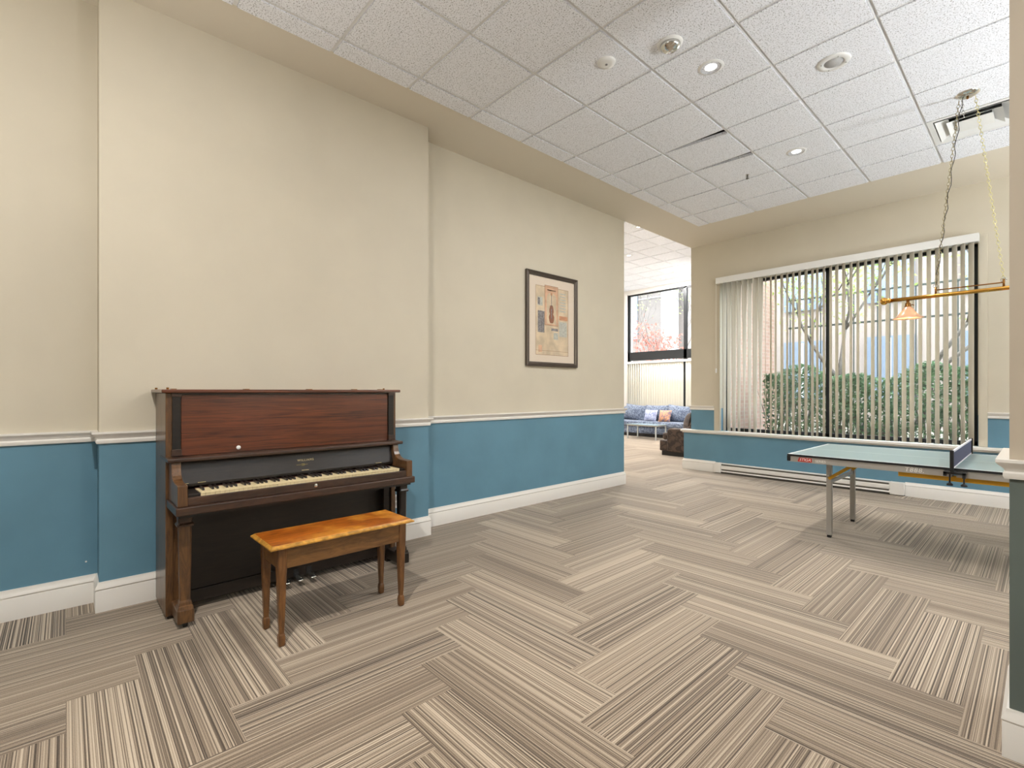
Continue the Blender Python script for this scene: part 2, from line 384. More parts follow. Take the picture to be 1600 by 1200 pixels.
# ------------------------------------------------------------------ main window
win = MB()
fx0, fx1, fz0, fz1, fy = -3.45, -.51, .66, 3.0, 7.86
for a, b in ((fx0, fx0+.06), (fx1-.05, fx1), (-2.03, -1.975)): win.box((a,fy,fz0), (b,fy+.06,fz1))
for a, b in ((fz0, fz0+.05), (fz1-.04, fz1)): win.box((fx0,fy,a), (fx1,fy+.06,b))
wo = struct(win, 'window_1', M['black_alu'], bevel=.003)
MB().box((fx0+.04,fy+.027,fz0+.04), (-2.02,fy+.033,fz1-.03)).build('window_pane', M['glass'], wo)
MB().box((-1.985,fy+.027,fz0+.04), (fx1-.04,fy+.033,fz1-.03)).build('window_pane', M['glass'], wo)
# vertical blinds
def vane_mat():
    m = bpy.data.materials.new('blind_vane'); m.use_nodes = True; nt = m.node_tree; b = nt.nodes['Principled BSDF']; out = nt.nodes['Material Output']
    b.inputs['Base Color'].default_value = srgb(226,224,214); b.inputs['Roughness'].default_value = .6
    t = nt.nodes.new('ShaderNodeBsdfTranslucent'); t.inputs[0].default_value = srgb(226,214,190); mx = nt.nodes.new('ShaderNodeMixShader'); mx.inputs[0].default_value = .38
    nt.links.new(b.outputs[0], mx.inputs[1]); nt.links.new(t.outputs[0], mx.inputs[2]); nt.links.new(mx.outputs[0], out.inputs[0]); return m
M['vane'] = vane_mat()
def vane(mb, x, y, z0, z1, ang, w=.085, twist=0, n=8):
    rings = []
    for k in range(n+1):
        z = z0+(z1-z0)*k/n; a = ang+twist*(1-k/n); d = Vector((math.cos(a), math.sin(a), 0)); nn = Vector((-d.y, d.x, 0)); ring = []
        for s, off in ((-.5,0),(-.25,.004),(0,.006),(.25,.004),(.5,0)): ring.append(Vector((x,y,z))+d*(w*s)+nn*off)
        for s, off in ((.5,.0008),(.25,.0048),(0,.0068),(-.25,.0048),(-.5,.0008)): ring.append(Vector((x,y,z))+d*(w*s)+nn*off)
        rings.append(ring)
    mb.loft(rings)
bl = thing('vertical_blind', 'off-white vertical blind with open hanging vanes across the large window behind the table', 'blind', (-1.98, 7.67, 3.0))
MB().box((-1.487,-.035,-.02), (1.487,.035,.075)).build('headrail', M['wplast'], bl, bevel=.004)
xsR = [-1.923,-1.853,-1.776,-1.696,-1.621,-1.54,-1.465,-1.391,-1.314,-1.235,-1.154,-1.079,-1.001,-0.924,-0.848,-0.772,-0.698,-0.628,-0.559]
xsM = [-2.669,-2.604,-2.524,-2.453,-2.375,-2.296,-2.216,-2.138,-2.08,-2.001]
xsL = [-3.40,-3.34,-3.27,-3.195,-3.12,-3.04,-2.965,-2.885,-2.81,-2.74]
for x in xsR+xsM:
    mb = MB(); vane(mb, x+1.98, .0, -2.325, -.02, math.radians(R.uniform(122, 132)), twist=R.uniform(-.05,.05)); mb.build('vane', M['vane'], bl, smooth=True)
for i, x in enumerate(xsL):
    a = [95,70,58,46,60,44,66,40,52,100][i]
    mb = MB(); vane(mb, x+1.98, .0, -2.325, -.02, math.radians(a), twist=[.1,.3,.4,.6,.5,1.2,.4,.7,.9,.3][i]); mb.build('vane', M['vane'], bl, smooth=True)
mb = MB().tube([(-1.478,-.03,-.03),(-1.478,-.03,-1.35)], .002, 6).box((-1.486,-.04,-1.42), (-1.470,-.02,-1.35)); mb.build('pull_cord', M['wplast'], bl)

# baseboard heater
ht = thing('baseboard_heater', 'long white metal baseboard heater running under the window ledge', 'heater', (-3.49, 7.71, 0))
hl = 2.34
prof = [(0,.03),(-.062,.03),(-.062,.040),(-.048,.062),(-.066,.075),(-.066,.118),(-.056,.128),(-.040,.130),(-.046,.150),(-.030,.160),(0,.162)]
MB().prism(prof, 'x', .10, hl-.14).build('heater_body', M['white'], ht)
for a, b in ((0,.10),(hl-.14,hl)): MB().box((a,-.074,.012), (b,0,.166)).build('end_cap', M['white'], ht, bevel=.006)
MB().box((.11,-.0605,.128), (hl-.15,-.052,.149)).box((.11,-.056,.048), (hl-.15,-.052,.068)).build('air_slot', mat('heater_slot', srgb(92,88,80), .6), ht)
MB().box((.10,-.05,0), (hl-.14,0,.03)).build('plinth', mat('heater_under', srgb(70,66,60), .8), ht)

# ------------------------------------------------------------------ ceiling fixtures
LAMPC = (1.0, .97, .93)
def downlight(x, y, z, label, energy, group='recessed downlights in the tiled ceiling', r=.062, cat='downlight'):
    t = thing('downlight', label, cat, (x, y, z), 0, group)
    MB().lathe([(r+.008,-.010),(r+.026,-.006),(r+.030,0),(r,.002),(r-.002,-.004)], seg=28, cap=False).build('trim_ring', M['wplast'], t, smooth=True)
    MB().lathe([(r,0),(r*.8,.035),(r*.66,.05)], seg=28, cap=False).build('reflector', M['chrome'], t, smooth=True)
    MB().lathe([(.001,-.006),(r*.6,-.005),(r*.80,-.002),(r*.84,.004)], seg=20, cap=True).build('lens', mat('lens_glow', srgb(255,250,240), .3, emit=(1,.96,.9,1), estr=3.0), t, smooth=True)
    lo = lamp('AREA', 'bulb_light', (0,0,-.014), energy, LAMPC if x != -1.016 else (1,.95,.87), shape='DISK', size=r*1.3); lo.parent = t
    return t
EL = 22
downlight(-1.626, 3.507, ZC-.004, 'bright round recessed downlight with white ring, nearer one in front of the lifted tiles', EL)
downlight(-1.636, 5.372, ZC-.004, 'small lit recessed downlight nearer the window wall, beyond the lifted tiles', EL)
NG = 'downlights in the ceiling behind the viewpoint'
for x, y, e in ((-1.016,-.143,62),):
    downlight(x, y, ZC-.004, 'recessed downlight above the floor in front of the piano bench', e, None)
LG = 'recessed downlights in the lounge ceiling'
for q, (x, y) in enumerate(((-6.45,9.75),(-6.5,12.0),(-7.15,12.5))):
    downlight(x, y, 4.446, ['small recessed downlight in the lounge ceiling, nearest the left wall end','small recessed downlight in the lounge ceiling, closest to the window wall corner','small recessed downlight above the lounge window, lowest of the three'][q], 55, LG)
downlight(-5.2, 8.2, 4.446, 'recessed downlight in the lounge ceiling above the brown sofa', 55, None); downlight(-8.0,9.0,4.446,'recessed downlight in the far left part of the lounge ceiling',55,None)

for x, y, e, lab in ((2.9,3.2,270,'added bowl-topped fill lamp out of view, lighting the ceiling from some way behind the pillar'),(2.9,5.8,340,'added bowl-topped fill lamp out of view, lighting the ceiling beside the far end of the table-tennis table'),(-1.3,-1.5,112,'added bowl-topped fill lamp lighting the ceiling from behind the viewpoint')):  # lamps added out of view to brighten the ceiling and upper walls
    gt = thing('added_fill_lamp', lab, 'added lamp', (x, y, 0), 0, 'added uplights out of view')
    MB().lathe([(.001,0),(.14,0),(.14,.015),(.03,.03),(.001,.03)], seg=28).build('base', M['black_alu'], gt, smooth=True)
    MB().lathe([(.012,.02),(.012,1.36)], seg=14).build('pole', M['chrome'], gt, smooth=True)
    MB().lathe([(.02,1.34),(.07,1.36),(.13,1.40),(.165,1.46),(.160,1.46),(.125,1.405),(.065,1.37),(.001,1.365)], seg=32).build('bowl', M['chrome'], gt, smooth=True)
    lo = lamp('SPOT', 'uplight', (0,0,1.50), e, (.92,.96,1) if x > 0 else (1,.96,.90), rot=(math.pi,0,0), spot_size=math.radians(172), spot_blend=.6, shadow_soft_size=.2); lo.parent = gt
t = thing('ceiling_speaker', 'round white ceiling speaker with perforated grille and wide flange', 'speaker', (-1.012, 4.108, ZC-.004))
MB().lathe([(.0,-.012),(.056,-.012),(.060,-.004)], seg=28).build('grille', mat('grille_grey', srgb(196,196,196), .6, noise=.35, nscale=240), t, smooth=True)
MB().lathe([(.058,-.008),(.066,-.016),(.098,-.012),(.108,0),(.06,0)], seg=32, cap=False).build('flange', M['wplast'], t, smooth=True)
for a in (.6, 2.2, 3.7, 5.3): MB().lathe([(.004,-.019),(.004,-.013)], (.078*math.cos(a),.078*math.sin(a),0), 8).build('clip', M['chrome'], t)
t = thing('smoke_detector', 'flat round white smoke detector with small centre dot on the ceiling', 'smoke detector', (-2.10, 2.892, ZC-.004))
MB().lathe([(.066,0),(.066,-.008),(.058,-.020),(.03,-.022),(.001,-.022)], seg=30).build('cover', M['wplast'], t, smooth=True)
MB().lathe([(.008,-.026),(.009,-.022),(.001,-.0225)], seg=12).build('sensor', mat('sensor_grey', srgb(120,120,120), .4), t)
t = thing('dome_light', 'chrome and white domed ceiling light cut off at the top edge of the photo', 'ceiling light', (-1.70, 3.06, ZC-.004))
MB().lathe([(.085,0),(.082,-.012),(.07,-.018)], seg=28).build('base_ring', M['wplast'], t, smooth=True)
MB().lathe([(.068,-.016),(.062,-.035),(.04,-.052),(.001,-.056)], seg=28).build('dome', M['chrome'], t, smooth=True)
t = thing('sprinkler_head', 'small dark sprinkler head hanging from a ceiling tile', 'sprinkler', (-2.17, 5.551, ZC-.004))
MB().lathe([(.018,0),(.018,-.004),(.006,-.006)], seg=16).build('escutcheon', M['chrome'], t)
MB().lathe([(.006,-.004),(.006,-.03),(.004,-.045)], seg=8).box((-.013,-.002,-.04),(-.010,.002,-.012)).box((.010,-.002,-.04),(.013,.002,-.012)).build('body', mat('sprinkler_metal', srgb(70,66,60), .4, metal=.7), t)
MB().lathe([(.016,-.046),(.016,-.048),(.001,-.049)], seg=14).build('deflector', mat('deflector_metal', srgb(90,84,76), .4, metal=.7), t)
# supply air diffuser filling one tile
t = thing('air_diffuser', 'square white stepped air diffuser set in the ceiling behind the lamp chains', 'air vent', (GX0+4.5*TS, GY0+6.5*TS, ZC))
def ring(mb, r0, z0, r1, z1, m=0, th=.002):
    for a in range(4):
        q = Matrix.Rotation(a*math.pi/2, 4, 'Z')
        P = [q @ Vector(p) for p in ((-r0,-r0,z0),(r0,-r0,z0),(r1,-r1,z1),(-r1,-r1,z1))]
        n = len(mb.v); mb.v += [tuple(p) for p in P]+[(p.x,p.y,p.z+th) for p in P]
        for f in ((0,1,2,3),(7,6,5,4),(0,4,5,1),(1,5,6,2),(2,6,7,3),(3,7,4,0)): mb.f.append(tuple(n+i for i in f)); mb.m.append(m)
mb = MB(); ring(mb, .295, -.004, .255, -.004); ring(mb, .255, -.004, .235, .05); mb.build('frame', M['wplast'], t)
mb = MB(); ring(mb, .245, -.010, .165, .030); mb.build('louvre', M['wplast'], t)
mb = MB(); ring(mb, .175, -.012, .105, .022); mb.build('louvre', M['wplast'], t)
MB().prism([(-.115,-.115),(.115,-.115),(.115,.115),(-.115,.115)], 'z', -.012, -.008).build('centre_plate', M['wplast'], t)
MB().box((-.235,-.235,.08), (.235,.235,.085)).build('duct', M['void'], t)

# ------------------------------------------------------------------ table light over the table-tennis table
LY = 5.34
t = thing('hanging_table_light', 'long brass bar light hanging on two chains above the table-tennis table', 'ceiling light', (-.41, LY, ZC))
MB().lathe([(.074,0),(.076,-.008),(.070,-.016),(.045,-.030),(.03,-.034),(.001,-.034)], seg=32).build('canopy', M['chrome'], t, smooth=True)
MB().lathe([(.001,-.052),(.008,-.048),(.008,-.034)], seg=12).build('finial', M['brass_dk'], t, smooth=True)
def chain(a, b, mname, n=None, L=.034):
    a = Vector(a); b = Vector(b); d = b-a; n = int(d.length/(L*.80)); mb = MB(); ax = d.normalized(); s1 = ax.cross(Vector((0,1,0))).normalized(); s2 = ax.cross(s1)
    for i in range(n):
        c = a+d*((i+.5)/n); side = s1 if i % 2 else s2; pts = []
        for k in range(10):
            q = 2*math.pi*k/10; pts.append(c+ax*(L*.5*math.cos(q))+side*(L*.27*math.sin(q)))
        mb.tube(pts, .0022, 6, closed=True)
    return mb
zb = 2.09-ZC
LFT = (-.190, 0, 2.165-ZC); RGT = (.200, 0, 2.150-ZC)
chain((-.05,0,-.045), LFT, '').build('chain', mat('aged_chain', srgb(150,138,104), .35, metal=.9), t, smooth=True)
chain((.045,0,-.045), RGT, '').build('chain', mat('pale_chain', srgb(214,206,150), .35, metal=.8), t, smooth=True)
chain((-.035,0,-.05), (-.02,0,-.19), '').build('spare_chain', M['chrome'], t, smooth=True)
pts = [Vector((-.03,0,-.03)).lerp(Vector(LFT), k/24)+Vector((.008*math.sin(k*1.9),.008*math.cos(k*1.9),0)) for k in range(25)]
MB().tube(pts, .0028, 6).build('power_cord', M['black'], t, smooth=True)
MB().tube([(-.51,0,zb-.01),(.51,0,zb-.01)], .016, 20).build('bar', M['brass'], t, smooth=True)
for x, s in ((-.51,-1),(.51,1)):
    pr = [(.016,-s*.03),(.022,-s*.022),(.022,-s*.012),(.018,-s*.006),(.028,s*.004),(.034,s*.018),(.030,s*.034),(.018,s*.044),(.001,s*.047)]
    MB().lathe(pr, (x,0,zb-.01), 24, ax='x').build('end_finial', M['brass'], t, smooth=True)
MB().tube([(LFT[0],0,zb+.035),(RGT[0],0,zb+.035)], .005, 10).build('spacer_rod', M['brass_dk'], t, smooth=True)
for P in (LFT, RGT):
    MB().lathe([(.007,0),(.007,.06)], (P[0],0,zb), 12).build('hook_post', M['brass_dk'], t, smooth=True)
    c = Vector((P[0],0,P[2]-.005)); MB().tube([c+Vector((.017*math.cos(q*.628),0,.017*math.sin(q*.628))) for q in range(10)], .0028, 6, closed=True).build('hook_ring', M['chrome'], t, smooth=True)
def amber():
    m = bpy.data.materials.new('amber_shade_glass'); m.use_nodes = True; nt = m.node_tree; b = nt.nodes['Principled BSDF']; out = nt.nodes['Material Output']
    b.inputs['Base Color'].default_value = srgb(196,160,134); b.inputs['Roughness'].default_value = .25
    q = nt.nodes.new('ShaderNodeBsdfTranslucent'); q.inputs[0].default_value = srgb(226,200,176); mx = nt.nodes.new('ShaderNodeMixShader'); mx.inputs[0].default_value = .25
    nt.links.new(b.outputs[0], mx.inputs[1]); nt.links.new(q.outputs[0], mx.inputs[2]); nt.links.new(mx.outputs[0], out.inputs[0]); return m
M['amber'] = amber(); M['bulb'] = mat('bulb_glow', srgb(255,236,200), .4, emit=(1,.8,.5,1), estr=6)
for x in (-.368, .368):
    a = MB().lathe([(.012,0),(.010,-.018),(.019,-.026),(.019,-.044),(.024,-.050),(.020,-.062)], (x,0,zb-.024), 18)
    a.tube([(x+.012,0,zb-.062),(x+.034,0,zb-.066),(x+.040,0,zb-.072)], .004, 8); a.build('socket', M['brass_dk'], t, smooth=True)
    wv = lambda th, h: (.06*math.cos(6*th) if h < zb-.17 else .03*math.cos(6*th) if h < zb-.13 else 0)
    pr = [(.022,zb-.080),(.032,zb-.092),(.046,zb-.115),(.060,zb-.140),(.078,zb-.160),(.100,zb-.175),(.102,zb-.178),(.098,zb-.178),(.075,zb-.163),(.057,zb-.142),(.043,zb-.116),(.029,zb-.095),(.019,zb-.083)]
    MB().lathe([(r, h) for r, h in pr], (x,0,0), 48, cap=False, wav=wv).build('lamp_shade', M['amber'], t, smooth=True)
    MB().lathe([(.001,zb-.155),(.016,zb-.150),(.024,zb-.132),(.018,zb-.112),(.010,zb-.09)], (x,0,0), 16).build('bulb', M['bulb'], t, smooth=True)
    lo = lamp('POINT', 'shade_light', (x,0,zb-.165), 1.6, (1,.78,.5), shadow_soft_size=.02); lo.parent = t

# ------------------------------------------------------------------ piano
P = thing('upright_piano', 'tall dark-brown upright piano with mahogany front panel against the blue and beige wall', 'piano', (-3.672, .415, 0), .008)
W_, D_ = 1.462, .37
for v0 in (0, W_-.036):
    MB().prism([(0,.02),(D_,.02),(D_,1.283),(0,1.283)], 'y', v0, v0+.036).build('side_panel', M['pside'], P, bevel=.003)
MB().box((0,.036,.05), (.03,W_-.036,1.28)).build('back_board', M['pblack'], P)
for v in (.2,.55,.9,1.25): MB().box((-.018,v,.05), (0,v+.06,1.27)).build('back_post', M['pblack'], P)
MB().box((.025,.036,1.24),(.36,W_-.036,1.283)).build('top_rail', M['pdark'], P)
lid = MB().box((-.015,-.022,1.284), (.400,W_+.026,1.304)).build('lid', M['mahog'], P, bevel=.005)
for v in (.05,.45,.86,1.2,1.42): MB().box((.16,v,1.304), (.21,v+.028,1.3085)).build('hinge', M['brass_dk'], lid)
MB().lathe([(.007,1.304),(.007,1.315)], (.02,.0,0), 10).build('lid_stud', M['brass_dk'], lid)
for v in (.02,1.40): MB().lathe([(.007,1.304),(.007,1.315)], (.30,v,0), 10).build('lid_stud', M['brass_dk'], lid)
# front panel with rounded corners
def rrect(y0, y1, z0, z1, r, n=5):
    out = []
    for cx, cz, a0 in ((y1-r,z0+r,-90),(y1-r,z1-r,0),(y0+r,z1-r,90),(y0+r,z0+r,180)):
        for k in range(n+1):
            a = math.radians(a0+90*k/n); out.append((cx+r*math.cos(a), cz+r*math.sin(a)))
    return out
MB().prism(rrect(.075,1.392,.922,1.272,.016), 'x', .345, .372).build('upper_panel', M['mahog'], P, bevel=.002)
MB().box((.335,.036,.90), (.352,W_-.036,1.283)).build('panel_frame', M['pblack'], P)
for v0, v1 in ((.030,.072),(1.396,1.440)):
    pl = MB().box((.345,v0,.925), (.381,v1,1.283)).build('pilaster', M['pblack'], P, bevel=.002)
    MB().box((.345,v0-.003,1.262),(.388,v1+.003,1.283)).build('pilaster_cap', M['pdark'], pl, bevel=.002)
    MB().box((.345,v0-.004,.925),(.392,v1+.003,.962)).build('pilaster_block', M['pdark'], pl, bevel=.002)
MB().box((.20,-.004,.898), (.475,W_+.004,.920)).build('music_ledge', M['pdark'], P, bevel=.006)
arm = [(.36,.90),(.455,.90),(.460,.885),(.463,.865),(.470,.845),(.483,.827),(.502,.812),(.525,.803),(.550,.799),(.655,.796),(.655,.684),(.36,.684)]
for v0 in (.014, 1.388): MB().prism(arm, 'y', v0, v0+.046).build('arm', M['pside'], P, bevel=.004)
MB().prism([(.405,.900),(.418,.900),(.462,.772),(.462,.758),(.44,.758)], 'y', .058, 1.390).build('fallboard', M['pblack'], P)
kb = MB().box((.36,.004,.640), (.675,1.444,.684)).build('keybed', M['pdark'], P, bevel=.005)
MB().box((.355,.02,.622),(.640,1.428,.640)).build('keybed_moulding', M['pblack'], kb)
MB().box((.628,.060,.684), (.650,1.388,.728)).build('keyslip', M['pdark'], P, bevel=.003)
MB().box((.45,.060,.684), (.628,.124,.742)).build('key_block', M['pblack'], P, bevel=.003)
MB().box((.45,1.352,.684), (.628,1.388,.742)).build('key_block', M['pblack'], P, bevel=.003)
MB().box((.44,.10,.684), (.61,1.37,.718)).build('key_frame', M['pblack'], P)
MB().lathe([(.011,0),(.011,.003),(.006,.004)], (.6495,.74,.707), 16, ax='x').build('lock', M['chrome'], P)
KB = MB().box((.462,.124,.718), (.470,1.352,.748)).build('keyboard', mat('felt_red', srgb(60,20,18), .9), P)
k0, k1 = .126, 1.350; kw = (k1-k0)/52
wm = MB().box((0,0,0), (.150,kw-.0009,.006)).box((0,.0004,-.018), (.147,kw-.0013,0)).mesh('white_key', M['ivory'])
wm2 = MB().prism([(0,0),(.095,0),(.088,.012),(0,.013)], 'y', 0, .0105).mesh('black_key', M['ebony'])
for i in range(52):
    o = bpy.data.objects.new('white_key', wm); COL.objects.link(o); o.parent = KB; o.location = (.470, k0+i*kw, .738)
    if i % 7 not in (1, 4) and i < 51:      # A0 start: sharps after A, C, D, F, G
        o = bpy.data.objects.new('black_key', wm2); COL.objects.link(o); o.parent = KB; o.location = (.470, k0+(i+1)*kw-.0055, .744)
# writing on the fallboard
def on_fall(mb, v, z): 
    u = .418+(.900-z)*(.044/.128)+.0012
    tilt = Matrix.Rotation(-math.atan2(.044,.128), 4, 'Y')
    return mb.xf(T(u, v, z) @ tilt @ FACE_POSX)
on_fall(text_mb('WILLIAMS', .020, spacing=1.25), .755, .842).build('lettering', M['gold'], P)
e = MB()
for a, b, c, d in ((-.030,-.012,.0015,.0),(.030,.012,.0015,.0)):
    e.box((min(a,b)-.012,-.001,0),(max(a,b),.001,.0008))
e.tube([(.014*math.cos(k*.785),.0075*math.sin(k*.785),.0006) for k in range(8)], .0007, 5, closed=True)
e.box((-.006,-.0012,0),(.006,.0012,.0008)).box((-.009,.0035,0),(.009,.0045,.0008)).box((-.009,-.0045,0),(.009,-.0035,.0008))
on_fall(e, .735, .815).build('crest', mat('dull_gold', srgb(150,132,70), .5, metal=.3), P)
for v, z, w in ((.745,.7800,.045),(.085,.7745,.022),(.160,.7745,.040),(1.27,.7745,.045)):
    MB().box((.456,v-w/2,z-.001), (.4645,v+w/2,z+.0015)).build('hinge_plate', M['gold'], P)
# white round button on the upper panel
MB().lathe([(.0125,0),(.0125,.003),(.008,.005),(.001,.005)], (.372,.372,.948), 20, ax='x').build('round_sticker', M['wplast'], P, smooth=True)
# lower case
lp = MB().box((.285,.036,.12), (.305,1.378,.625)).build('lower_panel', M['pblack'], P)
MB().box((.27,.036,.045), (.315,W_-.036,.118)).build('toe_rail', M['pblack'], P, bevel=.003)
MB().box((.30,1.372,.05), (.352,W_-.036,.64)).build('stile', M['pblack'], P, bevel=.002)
MB().box((.30,.036,.05), (.352,.075,.64)).build('stile', M['pside'], P, bevel=.002)
for v in (.655,.738,.822):
    pd = MB(); rings = []
    for u, w, z in ((.27,.009,.066),(.31,.008,.064),(.335,.011,.060),(.366,.019,.055),(.396,.022,.049),(.412,.014,.046)):
        rings.append([(u,v-w,z-.003),(u,v+w,z-.003),(u,v+w*.9,z+.002),(u,v,z+.0045),(u,v-w*.9,z+.002)])
    pd.loft(rings).build('pedal', M['chrome'], P, smooth=True)
    MB().box((.313,v-.018,.045),(.322,v+.018,.095)).build('pedal_plate', M['black'], P, bevel=.002)
def oct_ring(cx, cy, w, z, ch=.25):
    h = w/2; c = w*ch
    return [(cx-h,cy-h+c,z),(cx-h+c,cy-h,z),(cx+h-c,cy-h,z),(cx+h,cy-h+c,z),(cx+h,cy+h-c,z),(cx+h-c,cy+h,z),(cx-h+c,cy+h,z),(cx-h,cy+h-c,z)]
for v, q in ((.068,1),(1.428,0)):
    u = .515
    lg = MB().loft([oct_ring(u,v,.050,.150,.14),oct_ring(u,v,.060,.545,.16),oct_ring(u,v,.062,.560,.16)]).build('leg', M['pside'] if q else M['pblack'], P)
    MB().loft([oct_ring(u,v,.078,.556,.08),oct_ring(u,v,.082,.566,.08),oct_ring(u,v,.066,.576,.1),oct_ring(u,v,.068,.600,.1),oct_ring(u,v,.090,.622,.05),oct_ring(u,v,.092,.640,.05)]).build('leg_cap', M['pdark'] if q else M['pblack'], lg)
    mm = M['pside'] if q else M['pblack']
    MB().box((.36,v-.040,.030), (.557,v+.040,.106)).build('foot_block', mm, lg, bevel=.006)
    MB().loft([oct_ring(u,v,.074,.106,.03),oct_ring(u,v,.070,.120,.03),oct_ring(u,v,.058,.124,.03),oct_ring(u,v,.056,.140,.03),oct_ring(u,v,.050,.152,.1)]).build('foot_step', mm, lg)
    MB().lathe([(.001,-.011),(.018,-.011),(.019,-.008),(.019,.008),(.018,.011),(.001,.011)], (.520,v,.0195), 18, ax='y').box((.512,v-.015,.028),(.528,v+.015,.034)).build('caster', M['black'], lg, smooth=False)
for v in (.03, W_-.05): MB().box((.02,v-.02,.0), (.36,v+.04,.05)).build('runner', M['pblack'], P, bevel=.004)

# ------------------------------------------------------------------ bench
B = thing('piano_bench', 'orange-brown wooden piano bench with worn varnished top, in front of the piano', 'bench', (-2.712, 1.160, 0), .010)
hw, hl = .165, .408
def rr4(w, l, z): return [(-w,-l,z),(w,-l,z),(w,l,z),(-w,l,z)]
bt = MB().loft([rr4(hw-.012,hl-.012,.5185),rr4(hw-.014,hl-.014,.5215)]).build('seat_top', M['btop'], B)
MB().loft([rr4(hw-.004,hl-.004,.500),rr4(hw+.004,hl+.004,.503),rr4(hw+.004,hl+.004,.509),rr4(hw-.004,hl-.004,.514),rr4(hw-.010,hl-.010,.5195)]).build('moulded_edge', M['bedge'], bt)
for x0, x1, y0, y1 in ((-.138,-.120,-.34,.34),(.120,.138,-.34,.34),(-.12,.12,-.362,-.344),(-.12,.12,.344,.362)):
    MB().box((x0,y0,.392), (x1,y1,.500)).build('apron', M['bapron'], B, bevel=.002)
for sx in (-1, 1):
    for sy in (-1, 1):
        cx, cy = sx*.122, sy*.346
        rg = [(.020,.000),(.030,.006),(.034,.040),(.030,.058),(.024,.066),(.031,.15),(.041,.34),(.046,.40),(.047,.500)]
        MB().loft([oct_ring(cx,cy,w,z,.12) for w, z in rg]).build('leg', M['bleg'], B)

# ------------------------------------------------------------------ table-tennis table
M['ttop'] = mat('table_top_blue', srgb(124,152,156), .42, coat=.8); M['ttop'].node_tree.nodes['Principled BSDF'].inputs['Coat Roughness'].default_value = .34
M['line'] = mat('table_line_white', srgb(232,236,236), .35)
M['steel'] = mat('silver_grey_steel', srgb(176,172,166), .35, metal=.35)
M['yellow'] = mat('yellow_steel', srgb(214,158,20), .4)
M['navy'] = mat('net_band', srgb(228,226,236), .6)
TX, TY, TZ = -1.525, 4.775, .738; HL, WD = 1.083, 1.200
tt = thing('table_tennis_table', 'pale blue-green table-tennis table with grey frame and yellow braces by the window', 'table', (TX, TY, 0))
for k in range(2):
    x0 = k*(HL+.004)
    tp = MB().box((x0,0,TZ-.016), (x0+HL,WD,TZ)).build('table_top', M['ttop'], tt)
    s = MB(); z = TZ+.0005
    s.box((x0,0,TZ-.001),(x0+HL,.018,z)); s.box((x0,WD-.018,TZ-.001),(x0+HL,WD,z)); s.box((x0,WD/2-.0025,TZ-.001),(x0+HL,WD/2+.0025,z))
    xe = x0 if k == 0 else x0+HL-.018; s.box((xe,.018,TZ-.001),(xe+.018,WD-.018,z)); s.build('court_lines', M['line'], tp)
    f = MB()
    f.box((x0+.012,.006,TZ-.066),(x0+HL-.006,.026,TZ-.017)); f.box((x0+.012,WD-.026,TZ-.066),(x0+HL-.006,WD-.006,TZ-.017))
    xa = x0+.012; f.box((xa,.026,TZ-.066),(xa+.02,WD-.026,TZ-.017)); f.box((x0+HL-.026,.026,TZ-.066),(x0+HL-.006,WD-.026,TZ-.017))
    f.build('apron_frame', M['steel'], tt)
    MB().box((x0-.001,-.0015,TZ-.017),(x0+HL+.001,.004,TZ-.0005)).box((x0-.001,WD-.004,TZ-.017),(x0+HL+.001,WD+.0015,TZ-.0005)).box((x0-.0015 if k == 0 else x0+HL-.003,0,TZ-.017),(x0+.004 if k == 0 else x0+HL+.0015,WD,TZ-.0005)).build('edge_band', M['black'], tp)
    for yy in (-.003, WD-.027): MB().box((x0-.004 if k == 0 else x0+HL-.022,yy,TZ-.062), (x0+.022 if k == 0 else x0+HL+.004,yy+.03,TZ-.0145)).build('corner_guard', M['black'], tt, bevel=.003)
for lx in (.232, 2*HL-.27):
    for ly in (.245, 1.025):
        lg = MB().box((lx,ly,.022), (lx+.040,ly+.040,TZ-.03)).build('leg', M['steel'], tt, bevel=.003)
        MB().box((lx+.004,ly+.004,0), (lx+.036,ly+.036,.024)).build('foot', M['black'], lg, bevel=.004)
        sgn = 1 if lx < 1 else -1
        x0 = lx+.02; br = MB(); a = Vector((x0,ly-.004,.520)); b_ = Vector((x0+sgn*.235,ly-.004,TZ-.035)); d = (b_-a); nrm = Vector((-d.z,0,d.x)).normalized()*.013
        br.prism([((a-nrm).x,(a-nrm).z),((a+nrm).x,(a+nrm).z),((b_+nrm).x,(b_+nrm).z),((b_-nrm).x,(b_-nrm).z)], 'y', ly-.012, ly-.002).build('brace', M['yellow'], tt, bevel=.002)
        MB().lathe([(.006,-.004),(.006,0)], (x0,ly-.012,.548), 10, ax='y').build('rivet', M['chrome'], tt)
    MB().box((lx+.008,.285,.475), (lx+.030,1.025,.505)).build('crossbar', M['steel'], tt, bevel=.002)
for yy in (.05, WD-.08): MB().box((HL-.32,yy,TZ-.104), (HL+.32,yy+.03,TZ-.062)).build('yellow_rail', M['yellow'], tt, bevel=.002)
